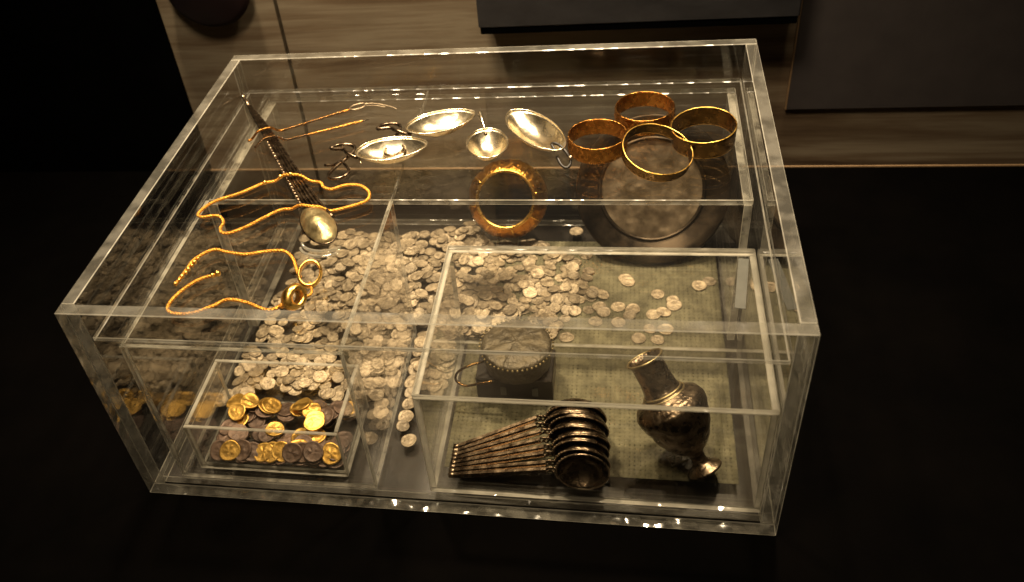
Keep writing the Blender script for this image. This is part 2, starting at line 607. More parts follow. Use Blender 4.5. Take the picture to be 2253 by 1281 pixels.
def settle(x, y, r, cid, th, maxtilt=0.32, soft=0.0004):
    """drop a disc on the height map: resting plane, height and tilt"""
    i0, i1 = max(int((x - r) / CELL), 0), min(int((x + r) / CELL) + 2, HX)
    j0, j1 = max(int((y - r) / CELL), 0), min(int((y + r) / CELL) + 2, HY)
    X, Y = np.meshgrid((np.arange(i0, i1) + 0.5) * CELL, (np.arange(j0, j1) + 0.5) * CELL, indexing='ij')
    msk = (X - x) ** 2 + (Y - y) ** 2 < (r * 0.97) ** 2
    h = Hmap[i0:i1, j0:j1][msk]
    dx, dy = X[msk] - x, Y[msk] - y
    wgt = np.exp((h - h.max()) / 0.0016) + 0.02
    A = np.stack([dx, dy, np.ones_like(dx)], 1)
    sol = np.linalg.lstsq(A * wgt[:, None], h * wgt, rcond=None)[0]
    a, b = sol[0], sol[1]
    g = math.hypot(a, b)
    if g > maxtilt:
        a, b = a * maxtilt / g, b * maxtilt / g
    res = h - a * dx - b * dy
    c = np.quantile(res, 0.985) - soft * 0.3
    c = max(c, float((FZ - a * dx - b * dy).max()))
    sub = Hmap[i0:i1, j0:j1]
    osub = own[i0:i1, j0:j1]
    sub[msk] = np.maximum(sub[msk], a * dx + b * dy + c + th)
    osub[msk] = cid
    return a, b, c


def place_matrix(x, y, r, a, b, c, spin, flip=False):
    n = Vector((-a, -b, 1)).normalized()
    q = Vector((0, 0, 1)).rotation_difference(n)
    return Matrix.Translation((x, y, c + 0.0001)) @ q.to_matrix().to_4x4() @ Matrix.Rotation(spin, 4, 'Z') @ Matrix.Diagonal((r, r, r, 1))


def inside(poly, x, y):
    ins = False
    j = len(poly) - 1
    for i in range(len(poly)):
        xi, yi = poly[i]
        xj, yj = poly[j]
        if (yi > y) != (yj > y) and x < (xj - xi) * (y - yi) / (yj - yi) + xi:
            ins = not ins
        j = i
    return ins


HEAP = [(0.0956, 0.4042), (0.1923, 0.4103), (0.275, 0.4162), (0.3346, 0.403), (0.3987, 0.3726), (0.4219, 0.339), (0.4338, 0.299), (0.4256, 0.2458),
        (0.3732, 0.2279), (0.3158, 0.2255), (0.275, 0.1298), (0.2435, 0.1408), (0.2265, 0.127), (0.215, 0.094), (0.205, 0.1253), (0.16, 0.1275), (0.1038, 0.1302),
        (0.0742, 0.1246), (0.044, 0.0711), (0.044, 0.1149), (0.044, 0.1562), (0.045, 0.2135), (0.05, 0.2527), (0.055, 0.2855), (0.058, 0.3379), (0.0687, 0.3661)]
FRINGE = [(0.4064, 0.4178), (0.2707, 0.4256), (0.2451, 0.4177), (0.5614, 0.3249), (0.5499, 0.3167), (0.467, 0.3279), (0.4706, 0.3208), (0.5037, 0.3012),
          (0.52, 0.2918), (0.5212, 0.2827), (0.4598, 0.2783), (0.4759, 0.2751), (0.4724, 0.2645), (0.4981, 0.267), (0.5095, 0.2711), (0.4416, 0.2969),
          (0.4304, 0.295), (0.3994, 0.3597), (0.4246, 0.3391), (0.4057, 0.3428), (0.4077, 0.3246), (0.4207, 0.3687), (0.3876, 0.2283), (0.4048, 0.2270),
          (0.4822, 0.2290), (0.5022, 0.2275), (0.4943, 0.2440), (0.5112, 0.2440), (0.4353, 0.2535), (0.4602, 0.253), (0.412, 0.2675), (0.4386, 0.2775),
          (0.4439, 0.2687), (0.0541, 0.3984), (0.0600, 0.4132), (0.0705, 0.4085), (0.0717, 0.3913), (0.1137, 0.4112), (0.0563, 0.3634), (0.2200, 0.1067),
          (0.2470, 0.1047), (0.2465, 0.0919), (0.2560, 0.0740), (0.2470, 0.1219), (0.2470, 0.1362)]
COIN_M = [coin_mesh('silver_coin', s, 'silver_coin') for s in range(8)]


def free_spot(x, y, r):
    # keep clear of the upright sheets
    if 0.012 < y < 0.232:
        if 0.2315 - r < x < 0.2365 + r:
            x = 0.2315 - r - 0.0005 if x < 0.234 else 0.2365 + r + 0.0005
        if x < 0.0385 + r:
            x = 0.0385 + r
    if y > 0.22 and x < 0.045 + r:
        x = 0.045 + r
    if y < 0.2175 + r and x > 0.288 - r:
        if y < 0.205:
            x = 0.288 - r - 0.0005
        else:
            y = 0.2175 + r + 0.0003
    if fx0 - r < x < fx1 + r and y < fy1 + r:
        if x > fx1 - 0.01:
            x = fx1 + r
        elif x < fx0 + 0.002:
            x = fx0 - r
        else:
            y = fy1 + r
    return x, y


coins = []   # x, y, r, a, b, c, spin, variant, zone
hc = np.array([0.235, 0.285])
tries = 0
while len(coins) < 1080 and tries < 20000:
    tries += 1
    x, y = rng.uniform(0.03, 0.45), rng.uniform(0.06, 0.43)
    if not inside(HEAP, x, y):
        continue
    d = math.hypot((x - hc[0]) / 0.20, (y - hc[1]) / 0.145)
    if rng.random() > max(0.34, 1.0 - 0.45 * d):
        continue
    r = rng.uniform(0.0060, 0.0088)
    x, y = free_spot(x, y, r)
    if x > 0.288 - r and y < 0.2175 + r * 0.9 or (x < 0.048 + r * 0.4 and y < 0.10):
        continue
    if fx0 - r + 0.001 < x < fx1 + r - 0.001 and y < fy1 + r - 0.001:
        continue
    if math.hypot(x - 0.324, y - 0.415) < 0.035 and y > 0.392:
        continue
    a, b, c = settle(x, y, r, len(coins), 0.13 * r * 1.0)
    coins.append((x, y, r, a, b, c, rng.uniform(0, 6.28), rng.integers(0, 8), 'heap'))
for (x, y) in FRINGE:
    r = rng.uniform(0.0072, 0.0088)
    x, y = free_spot(x, y, r)
    a, b, c = settle(x, y, r, len(coins), 0.13 * r)
    z = 'reflection_weave' if (x > 0.43 and y < 0.40) else ('gap' if y < 0.15 else (('dish' if x > 0.40 and y > 0.40 else 'ring' if x > 0.2 else 'back') if y > 0.36 else 'heap'))
    coins.append((x, y, r, a, b, c, rng.uniform(0, 6.28), rng.integers(0, 8), z))

vis = np.bincount(own[own >= 0].ravel(), minlength=len(coins)).astype(float)
camp = np.array((0.461, -0.483, 0.713))
for i, cn in enumerate(coins):
    vis[i] /= np.sum((np.array(cn[:3]) * (1, 1, 0) - camp) ** 2)
    if cn[8] != 'heap':
        vis[i] += 1e6
order = np.argsort(-vis)
single = set(order[:298].tolist())
LBL = {
    'heap': ('worn pale silver coin lying in the large heap on the case floor', 'silver coins of the large heap'),
    'reflection_weave': ('loose silver coin lying on the khaki weave that stands in for a reflection, behind the ladle box', 'loose silver coins on the reflection weave'),
    'gap': ('silver coin trailing from the heap into the gap between the two small clear boxes', 'silver coins trailing between the boxes'),
    'back': ('stray silver coin on the bare dark floor behind the bowl of the long ladle', 'stray silver coins by the long ladle'),
    'ring': ('silver coin at the back edge of the heap, close to the large standing bracelet', 'silver coins near the large bracelet'),
    'dish': ('single silver coin lying alone between the large bracelet and the dish', 'lone silver coin by the dish'),
}
rV, rF = [], []
for i, (x, y, r, a, b, c, sp, vr, z) in enumerate(coins):
    Mx = place_matrix(x, y, r, a, b, c, sp)
    if i in single:
        o = link('silver_coin', COIN_M[vr][0])
        o.matrix_world = Mx
        tag(o, LBL[z][0], 'coin', LBL[z][1])
    else:
        A = np.array(Mx)
        v = COIN_M[vr][1] @ A[:3, :3].T + A[:3, 3]
        base = len(rV)
        rV.extend(map(tuple, v / 0.008))
        rF.extend(tuple(q + base for q in f) for f in COIN_M[vr][2])
o = link('silver_coin_heap', mesh('silver_coin_heap', rV, rF, 'silver_coin'))
o.scale = (0.008, 0.008, 0.008)
o['kind'] = 'stuff'
tag(o, 'half-buried silver coins filling the large heap on the case floor', 'coins')

# gold and brown coins inside the small box
GOLD_M = [coin_mesh('gold_coin', 50 + s, 'gold_coin') for s in range(4)]
BROWN_M = [coin_mesh('brown_coin', 70 + s, 'brown_coin') for s in range(4)]
Hmap[54:201, 29:113] = FZ + 0.0042
RC = 0.0107


def box_coin(x, y, gold, tilt=0.45):
    x = min(max(x, fx0 + 0.0045 + RC), fx1 - 0.0045 - RC)
    y = min(max(y, fy0 + 0.0045 + RC), fy1 - 0.0045 - RC)
    r = RC * rng.uniform(0.94, 1.0)
    a, b, c = settle(x, y, r, -2, 0.13 * r, tilt)
    o = link('gold_coin' if gold else 'brown_coin', (GOLD_M if gold else BROWN_M)[rng.integers(0, 4)][0])
    o.matrix_world = place_matrix(x, y, r, a, b, c, rng.uniform(0, 6.28))
    if gold:
        tag(o, 'bright gold coin lying among brown coins in the small clear box', 'coin', 'gold coins in the small box')
    else:
        tag(o, 'dull brown coin lying in the small clear box of gold', 'coin', 'brown coins in the small box')


for k in range(64):
    box_coin(rng.uniform(0.052, 0.205), rng.uniform(0.026, 0.118), rng.random() < 0.08, 0.25)
for (x, y) in [(0.0627, 0.1053), (0.081, 0.1044), (0.0716, 0.0869), (0.0999, 0.1011), (0.1039, 0.1045), (0.1337, 0.1063), (0.1411, 0.1020), (0.1511, 0.094),
               (0.1577, 0.083), (0.1168, 0.0714), (0.1476, 0.0499), (0.1584, 0.078), (0.1383, 0.1058)]:
    box_coin(x, y, True)
# coins leaning on the front sheet
lean = [(0.069, 0), (0.080, 1), (0.092, 0), (0.103, 0), (0.114, 1), (0.124, 1), (0.134, 1), (0.146, 0), (0.157, 0), (0.168, 0), (0.186, 1)]
for x, g in lean:
    i0 = int((x - 0.008) / CELL)
    z0 = float(np.median(Hmap[i0:i0 + 16, 32:42]))
    o = link('gold_coin' if g else 'brown_coin', (GOLD_M if g else BROWN_M)[rng.integers(0, 4)][0])
    ang = math.radians(rng.uniform(24, 40))
    o.matrix_world = Matrix.Translation((x, fy0 + 0.0050 + RC * math.cos(ang) + rng.uniform(0, 0.003), z0 + RC * math.sin(ang) * 0.82)) @ Matrix.Rotation(rng.uniform(-0.35, 0.35), 4, 'Z') @ Matrix.Rotation(PI - ang if False else ang, 4, 'X') @ Matrix.Rotation(rng.uniform(0, 6), 4, 'Z') @ Matrix.Diagonal((RC, RC, RC, 1))
    if g:
        tag(o, 'gold coin leaning on the inner front sheet of the small clear box', 'coin', 'gold coins leaning in the small box')
    else:
        tag(o, 'brown coin leaning on the inner front sheet of the small clear box', 'coin', 'brown coins leaning in the small box')

# ------------------------------------------------------------------ long ladle on the shelf
LA = Vector((0.012, 0.424, SZ))
LB = Vector((0.192, 0.148, SZ))
ld = (LB - LA)
ll = ld.length
lad = thing('long_ladle', 'long dark silver ladle with beaded handle and gilt bowl, lying under the looped gold necklace', 'ladle', LB, (0, 0, math.atan2(-ld.y, -ld.x)))


def spoon_bowl(length, width, depth, n=28, m=9, pear=0.0, th=0.0009, lift=0.0):
    """concave bowl, length along x, rim at z=depth"""
    V, F = [], []
    for side in (0, 1):
        for k in range(m + 1):
            t = k / m
            for i in range(n):
                a = 2 * PI * i / n
                ex = math.cos(a)
                wv = width / 2 * (1 - pear * ex)
                x = length / 2 * ex * t
                y = wv * math.sin(a) * t * (1 - 0.12 * abs(ex) ** 3 * (1 if pear else 0))
                z = depth * (t ** 2.3)
                if side:
                    z -= th
                V.append((x, y, z + th))
    o2 = (m + 1) * n
    for k in range(m):
        for i in range(n):
            j = (i + 1) % n
            F.append((k * n + i, k * n + j, (k + 1) * n + j, (k + 1) * n + i))
            F.append((o2 + k * n + j, o2 + k * n + i, o2 + (k + 1) * n + i, o2 + (k + 1) * n + j))
    for i in range(n):
        j = (i + 1) % n
        F.append((m * n + i, m * n + j, o2 + m * n + j, o2 + m * n + i))
    return V, F


def rim_loop(length, width, z, r, n=56, pear=0.0):
    pts = []
    for i in range(n):
        a = 2 * PI * i / n
        ex = math.cos(a)
        pts.append((length / 2 * ex, width / 2 * (1 - pear * ex) * math.sin(a) * (1 - 0.12 * abs(ex) ** 3 * (1 if pear else 0)), z))
    return tube(pts, r, 6, True)


bv, bf = spoon_bowl(0.066, 0.031, 0.011, pear=0.0)
# bowl lies face down: back of the bowl catches the lamp
dome = [(x - 0.0 + 0.030, y, 0.0135 - z) for x, y, z in bv]
part('bowl', (dome, bf), 'olive_silver', lad)
part('rim', moved(rim_loop(0.066, 0.031, 0.0012, 0.0011), Matrix.Translation((0.030, 0, 0.0))), 'tarnish', lad)
for k, off in enumerate((-0.0098, -0.0066, -0.0034, 0.0000, 0.0030)):
    L2 = ll - 0.012 - 0.010 * abs(k - 3)
    part('handle', tube(catmull([(0.030 + 0.006 * k, off * 1.25 - 0.003, 0.0040), (0.075, off * 1.05, 0.0048), (L2 * 0.6, off * 0.85, 0.0050), (L2 * 0.85, off * 0.6, 0.0045), (L2, off * 0.25, 0.004)], 5), lambda t: 0.0026 - 0.0013 * t, 6), 'tarnish', lad)
beads = merge(*[ball((0.062 + 0.0062 * i, 0.0062 - 0.00012 * i, 0.0062), 0.0018, 5) for i in range(24)])
part('beading', beads, 'old_bronze', lad)
part('finial', merge(ball((ll - 0.006, 0, 0.004), 0.0030, 6), tube([(ll - 0.03, 0, 0.004), (ll - 0.008, 0, 0.004)], 0.0022, 6)), 'old_bronze', lad)

cr = thing('cradle_rest', 'small curved clear acrylic cradle under the bowl of the long ladle', 'cradle')
arc = []
for k in range(13):
    a = math.radians(195 + 130 * k / 12)
    arc.append((0.189 + 0.022 * math.cos(a), 0.147 + 0.016 * math.sin(a), SZ + 0.0026))
part('lip', tube(arc, 0.0016, 6), 'edge', cr)
part('lip', tube([(x, y - 0.006, z - 0.0008) for x, y, z in arc], 0.0014, 6), 'edge', cr)

# ------------------------------------------------------------------ necklaces
CR = 0.0017


def heap_z(x, y, base):
    """lift where the chain crosses the long ladle"""
    q = Vector((x, y, 0)) - Vector((LA.x, LA.y, 0))
    u = Vector((ld.x, ld.y, 0)).normalized()
    t = q.dot(u)
    d = (q - u * t).length
    if 0.05 < t < ll - 0.02:
        return base + 0.0085 * math.exp(-(d / 0.013) ** 4)
    return base


def braid(path, closed):
    """two strands wound round each other read as a loop-in-loop chain"""
    out = []
    P = path
    m = len(P)
    for s in range(2):
        Q = []
        for i, p in enumerate(P):
            t = (P[(i + 1) % m] - P[i - 1]) if closed or 0 < i < m - 1 else (P[1] - P[0] if i == 0 else P[-1] - P[-2])
            t.normalize()
            sd = Vector((-t.y, t.x, 0))
            a = i * 1.1 + s * PI
            Q.append(p + sd * (0.00062 * math.cos(a)) + Vector((0, 0, 0.00062 * math.sin(a))))
        out.append(tube(Q, 0.00125, 6, closed))
    return merge(*out)


def even(path, step, closed=False):
    pts = list(path) + ([path[0]] if closed else [])
    out = [pts[0].copy()]
    acc = 0
    for a, b in zip(pts[:-1], pts[1:]):
        seg = (b - a).length
        while acc + seg >= step and seg > 1e-9:
            f = (step - acc) / seg
            a = a + (b - a) * f
            out.append(a.copy())
            seg = (b - a).length
            acc = 0
        acc += seg
    return out


n1 = [(0.045, 0.1897), (0.054, 0.209), (0.0782, 0.2249), (0.0987, 0.2426), (0.1164, 0.245), (0.146, 0.2448), (0.1587, 0.2431), (0.1643, 0.2351), (0.174, 0.2311),
      (0.1866, 0.2382), (0.2009, 0.2381), (0.2113, 0.2302), (0.2158, 0.2209), (0.2143, 0.2109), (0.2002, 0.2018), (0.1793, 0.1928), (0.1659, 0.1905), (0.1457, 0.1956),
      (0.1313, 0.1963), (0.1165, 0.1827), (0.1044, 0.1694), (0.0914, 0.1592), (0.0823, 0.1583), (0.0773, 0.1655), (0.0772, 0.175), (0.0706, 0.1839), (0.0625, 0.186), (0.0512, 0.1837)]
nk = thing('gold_necklace', 'closed gold chain necklace looped loosely across the long ladle', 'necklace')
pth = [Vector((p.x, p.y, heap_z(p.x, p.y, SZ + 0.0020))) for p in catmull([(x, y, 0) for x, y in n1], 8, True)]
pth = even(pth, 0.0011, True)
part('chain', braid(pth, True), 'chain', nk)
for (x, y) in ((0.0987, 0.2426), (0.1164, 0.245), (0.128, 0.2452)):
    part('clasp_bead', ball((x, y, heap_z(x, y, SZ + 0.0024)), 0.0024, 6), 'gold', nk)

nb = thing('gold_body_chain', 'open gold chain with two oval gold mounts, lying towards the front rim', 'necklace')
a1 = [(0.0638, 0.0808), (0.0665, 0.102), (0.0692, 0.1186), (0.0824, 0.1324), (0.0974, 0.1293), (0.1167, 0.1263), (0.1376, 0.1314), (0.1532, 0.1317), (0.1654, 0.1207), (0.1754, 0.1016), (0.1806, 0.0942)]
b1 = [(0.0993, 0.0964), (0.0849, 0.0897), (0.0734, 0.0737), (0.0685, 0.0552), (0.0741, 0.0448), (0.0937, 0.0443), (0.1111, 0.0549), (0.1211, 0.063), (0.139, 0.0606), (0.1632, 0.0509), (0.1736, 0.0577), (0.1786, 0.062)]
for pts in (a1, b1):
    q = even(catmull([Vector((x, y, SZ + 0.0020)) for x, y in pts], 8), 0.0011)
    part('chain', braid(q, False), 'chain', nb)
part('terminal', merge(*[ball((0.0640 + 0.0011 * k + 0.0006 * (k % 2), 0.082 + 0.0052 * k, SZ + 0.0026), 0.0023 - 0.0001 * (k % 2) * 4, 6) for k in range(8)]), 'gold', nb)
part('terminal', merge(ball((0.1000, 0.0968, SZ + 0.0032), 0.0030, 7), ball((0.0955, 0.0950, SZ + 0.0024), 0.0023, 6)), 'gold', nb)
rv, rf = revolve([(0.0090, -0.0050), (0.0104, -0.0056), (0.0120, 0.0), (0.0104, 0.0056), (0.0090, 0.0050), (0.0094, 0.0)], 36, None, True)
o = part('oval_mount', (rv, rf), 'gold', nb)
o.location = (0.191, 0.0925, SZ + 0.0085)
o.rotation_euler = (0.62, 0.30, 0)
o.scale = (0.93, 1.12, 1)
rv, rf = revolve([(0.0050, -0.006), (0.0085, -0.0066), (0.0105, 0.0), (0.0085, 0.0066), (0.0050, 0.006), (0.0060, 0.0)], 36, None, True)
o = part('jewel_mount', (rv, rf), 'gold', nb)
o.location = (0.1860, 0.0600, SZ + 0.0098)
o.rotation_euler = (0.5, 1.05, 0.1)
o.scale = (1, 1.25, 1)
part('link', tube(catmull([(0.1915, 0.086, SZ + 0.004), (0.1955, 0.078, SZ + 0.003), (0.1962, 0.0715, SZ + 0.003), (0.1922, 0.0654, SZ + 0.004)], 6), 0.0013, 6), 'chain', nb)
part('loop_mount', merge(ball((0.178, 0.0575, SZ + 0.0040), 0.0036, 7), ball((0.1745, 0.0560, SZ + 0.0030), 0.0028, 7)), 'chain', nb)


# ------------------------------------------------------------------ toothpick tools
def pick(name, label, A, B, head):
    A = Vector((*A, SZ))
    B = Vector((*B, SZ))
    d = B - A
    t = thing(name, label, 'tool', A, (0, 0, math.atan2(d.y, d.x)))
    Ln = d.length
    pts = []
    for k in range(61):
        u = k / 60 * Ln
        p = A + d.normalized() * u
        pts.append(Vector((u, 0, heap_z(p.x, p.y, SZ + 0.0014) - SZ)))
    part('shaft', tube(pts, lambda s: 0.0013, 6), 'red_gold', t)
    tw = []
    lo, hi = (0.35, 0.93) if head else (0.02, 0.5)
    m = 26
    for k in range(m):
        s = lo + (hi - lo) * k / m
        p = pts[int(s * 60)]
        tw.append(ball((s * Ln, -0.0011, p.z + 0.0004), 0.00135, 4))
    part('twisted_beading', merge(*tw), 'tarnish', t)
    if head:
        lp = [(Ln + 0.0095 + 0.0095 * math.cos(a), 0.0055 * math.sin(a), 0.0016) for a in [2 * PI * i / 24 for i in range(24)]]
        part('head', merge(tube(lp, 0.0013, 6, True), tube(catmull([(Ln + 0.018, 0.001, 0.0018), (Ln + 0.028, -0.006, 0.0022), (Ln + 0.040, -0.020, 0.002), (Ln + 0.046, -0.031, 0.0015)], 6), lambda s: 0.0014 - 0.0007 * s, 6),
                           tube(catmull([(Ln + 0.018, -0.003, 0.0016), (Ln + 0.028, -0.011, 0.002), (Ln + 0.036, -0.020, 0.0018)], 6), 0.0008, 5)), 'worn_silver', t)
    else:
        part('tip', tube([(Ln - 0.003, 0, 0.0014), (Ln + 0.006, 0, 0.0012)], lambda s: 0.0012 - 0.0009 * s, 6), 'tarnish', t)
    return t


pick('toothpick', 'long twisted silver-gilt toothpick with looped bird-like head', (0.0519, 0.3246), (0.1545, 0.3897), True)
pick('toothpick', 'shorter plain-tipped toothpick lying beside the one with the looped head', (0.0647, 0.3105), (0.1766, 0.3642), False)


# ------------------------------------------------------------------ spoons on the shelf
def spoon(label, c, ang, length, width, depth, pear, curl, tilt=0.0):
    t = thing('silver_spoon', label, 'spoon', (c[0], c[1], SZ), (0, 0, ang))
    hold = Matrix.Rotation(tilt, 4, 'Y')
    bowl = spoon_bowl(length, width, depth, 40, 12, pear)
    bo = part('bowl', moved(bowl, Matrix.Translation((0, 0, 0.0002 + abs(math.sin(tilt)) * length * 0.25)) @ hold), 'silver', t)
    part('rim', moved(rim_loop(length, width, depth + 0.0005, 0.0008, 64, pear), Matrix.Translation((0, 0, 0.0002 + abs(math.sin(tilt)) * length * 0.25)) @ hold), 'silver', bo)
    return t


def eight_handle(t, x0, s, mat='tarnish'):
    """swan-neck handle bent into a figure of eight, running in -x from the bowl"""
    pts = [(x0 + 0.003, 0, 0.010), (x0 - 0.003 * s, 0.0, 0.0105)]
    for k in range(1, 33):
        a = 2 * PI * k / 32
        y = 0.0270 * s * math.sin(a)
        x = x0 - 0.017 * s - 0.0098 * s * math.sin(2 * a) * (1.1 if a < PI else 0.95) + 0.012 * s * (1 - k / 32) * (k < 4)
        pts.append((x + 0.10 * y, y, 0.0105 - 0.0045 * k / 32 + 0.0018 * math.cos(a)))
    pts += [(x0 - 0.024 * s, -0.001 * s, 0.0052), (x0 - 0.033 * s, 0.002 * s, 0.0045)]
    part('swan_neck_handle', tube(catmull(pts, 3), lambda u: 0.0021 - 0.0004 * u, 7), mat, t)
    part('collar', tube([(x0 + 0.002, -0.008 * s, 0.0075), (x0 + 0.0005, 0, 0.0085), (x0 + 0.002, 0.008 * s, 0.0075)], 0.0009, 6), 'silver', t)


s1c, s1d = (0.2705, 0.3372), math.atan2(0.0304, 0.0673)
t = spoon('pointed silver spoon with figure-of-eight handle, behind the one nearest the necklace', s1c, s1d, 0.077, 0.042, 0.0150, 0.10, True)
eight_handle(t, -0.036, 1.12)
s2c, s2d = (0.2270, 0.2850), math.atan2(0.0160, 0.0699)
t = spoon('pointed silver spoon with figure-of-eight handle, nearest the looped necklace', s2c, s2d, 0.075, 0.042, 0.0150, 0.10, True)
eight_handle(t, -0.035, 1.12)
t = spoon('round-bowled silver spoon with a short upright handle, above the large gold bracelet', (0.3262, 0.2915), PI / 2 + 0.20, 0.056, 0.042, 0.0160, 0.0, False)
part('handle', tube(catmull([(0.0235, 0, 0.012), (0.034, 0.0005, 0.015), (0.044, 0.002, 0.019), (0.056, 0.003, 0.020)], 6), lambda u: 0.0011 + 0.0012 * (u > 0.6), 7), 'silver', t)
part('handle_joint', ball((0.0245, 0, 0.0118), 0.0022, 6), 'tarnish', t)
t = spoon('long oval silver spoon pointing at the bracelets, with a hooked dark handle', (0.3730, 0.3170), math.atan2(-0.0774, 0.0578), 0.096, 0.043, 0.0155, 0.06, False)
part('hooked_handle', tube(catmull([(0.042, -0.003, 0.012), (0.034, -0.002, 0.016), (0.040, 0.002, 0.017), (0.052, 0.004, 0.012), (0.060, 0.003, 0.006), (0.062, -0.003, 0.003), (0.055, -0.005, 0.004), (0.046, -0.004, 0.008)], 6), 0.0016, 7), 'block', t)
part('handle_tip', ball((0.058, 0.004, 0.010), 0.0026, 6), 'old_bronze', t)


# ------------------------------------------------------------------ bracelets on the shelf
def bracelet(label, c, r, h, th, mat, rot=(0, 0, 0), relief=0.0, flare=0.0, freq=26, sx=1.0):
    t = thing('gold_bracelet', label, 'bracelet', c, rot, 'gold bracelets on the shelf')
    n = 120

    def fn(rr, z, a):
        if rr > r - th * 0.5:
            w = max(0.0, 1 - (2 * z / h - 1) ** 4)
            rr += relief * w * (math.sin(freq * a) * math.sin(PI * 3 * z / h) + 0.5 * math.sin(freq * 2.3 * a + 1))
        else:
            w = max(0.0, 1 - (2 * z / h - 1) ** 4)
            rr += relief * 0.5 * w * math.sin(freq * a) * math.sin(PI * 3 * z / h)
        return rr * (1 + 0.012 * math.sin(2 * a + r * 900) + 0.008 * math.sin(3 * a + c[0] * 90)) + flare * (z / h), z
    m = 10
    prof = [(r, h * i / m) for i in range(m + 1)] + [(r - th, h * (m - i) / m) for i in range(m + 1)]
    v, f = revolve(prof, n, fn, True)
    bd = part('band', ([(x * sx, y, z) for x, y, z in v], f), mat, t)
    for zz in (0.0, h):
        pts = []
        for i in range(n):
            a = 2 * PI * i / n
            q = (r - th * 0.5) * (1 + 0.012 * math.sin(2 * a + r * 900) + 0.008 * math.sin(3 * a + c[0] * 90)) + flare * (zz / h)
            pts.append((q * math.cos(a) * sx, q * math.sin(a), zz))
        part('rim', tube(pts, th * 0.55, 6, True), 'gold' if mat == 'dark_gold' else 'red_gold', bd)
    return t


bracelet('reddish gold bracelet with pierced basket pattern, beside the long oval spoon', (0.4362, 0.3035, SZ + 0.0012), 0.0292, 0.0165, 0.0014, 'red_gold', (0, 0, 0.3), 0.0010)
bracelet('reddish gold pierced bracelet standing behind the other three bracelets', (0.4830, 0.3560, SZ + 0.0012), 0.0303, 0.0165, 0.0014, 'red_gold', (0, 0, 1.1), 0.0010)
bracelet('dark gold bracelet with ribbed band, nearest the side wall of the case', (0.5400, 0.3120, SZ + 0.0030), 0.0300, 0.0190, 0.0012, 'dark_gold', (0.05, -0.06, 0.2), 0.00025, 0.0012, 40)
bracelet('narrow dark gold bracelet tilted on edge against the two bracelets behind it', (0.4925, 0.2760, SZ + 0.0085), 0.0325, 0.0105, 0.0011, 'dark_gold', (0.10, 0.26, -0.50), 0.00025, 0.0008, 30, 1.05)

# ------------------------------------------------------------------ large openwork bracelet standing on the floor
bb = thing('large_bracelet', 'large amber-gold openwork bracelet standing on the floor under the bridge', 'bracelet', (0.3245, 0.4040, FZ + 0.0600), (math.radians(56), 0, 0))
n = 144
hb = 0.032
R0, R1 = 0.0350, 0.0470      # front opening and back edge


def bbf(r, z, a):
    w = max(0, 1 - (z / (hb / 2)) ** 6)
    r += w * (0.0013 * abs(math.sin(4 * a)) + 0.0010 * math.sin(26 * a + 2 * math.sin(z * 300)) * math.sin(z * 520))
    return r, z


prof = [(R1 + (R0 - R1) * (i / 10) + 0.0045 * math.sin(PI * i / 10), hb * (i / 10 - 0.5)) for i in range(11)] + [(R0 - 0.0016 + (R1 - R0) * (i / 10) * 0.75 + 0.001 * math.sin(PI * i / 10), hb * (0.5 - i / 10)) for i in range(11)]
v, f = revolve(prof, n, bbf, True)
part('band', (v, f), 'amber_gold', bb)
for zz, rr in ((-hb / 2, R1 - 0.0008), (hb / 2, R0 - 0.0006)):
    part('rim', tube([(rr * math.cos(2 * PI * i / n), rr * math.sin(2 * PI * i / n), zz) for i in range(n)], 0.0021, 8, True), 'gold', bb)
for k in range(8):
    a = 2 * PI * k / 8 + 0.2
    part('panel_rib', tube([((R1 + (R0 - R1) * q / 6 + 0.0045 * math.sin(PI * q / 6) + 0.0002) * math.cos(a), (R1 + (R0 - R1) * q / 6 + 0.0045 * math.sin(PI * q / 6) + 0.0002) * math.sin(a), hb * (q / 6 - 0.5)) for q in range(7)], 0.0014, 6), 'gold', bb)

bs = thing('bracelet_rest', 'small clear acrylic block under the large standing bracelet', 'rest')
pane('post', bs, 0.311, 0.338, 0.372, 0.392, FZ, FZ + 0.0135, 'edge_thin')

# ------------------------------------------------------------------ dish leaning at the back
dish = thing('silver_dish', 'round worn silver dish with broad dark rim, leaning below the bracelets', 'dish', (0.4955, 0.4000, FZ + 0.0770), (math.radians(61), 0, 0))
Rd = 0.087
part('rim', revolve([(0.060, 0.0005), (0.066, 0.004), (0.076, 0.0085), (Rd - 0.002, 0.011), (Rd, 0.0100), (Rd - 0.001, 0.0085), (0.076, 0.006), (0.066, 0.0015), (0.060, -0.002)], 96), 'dish_rim', dish)
part('inner_moulding', revolve([(0.0570, 0.0010), (0.0582, 0.0032), (0.0600, 0.0036), (0.0615, 0.0016)], 96), 'dish_rim', dish)


def dent(r, z, a):
    return r, z + 0.0012 * noise.noise((r * 60 * math.cos(a), r * 60 * math.sin(a), 3.1)) + 0.0005 * noise.noise((r * 190 * math.cos(a), r * 190 * math.sin(a), 1.1))


part('centre', revolve([(0.0002 + 0.0575 * i / 24, 0.0) for i in range(25)], 96, dent), 'worn_silver', dish)
part('foot_ring', revolve([(0.036, -0.0016), (0.036, -0.008), (0.038, -0.008), (0.038, -0.0016)], 64), 'dish_rim', dish)

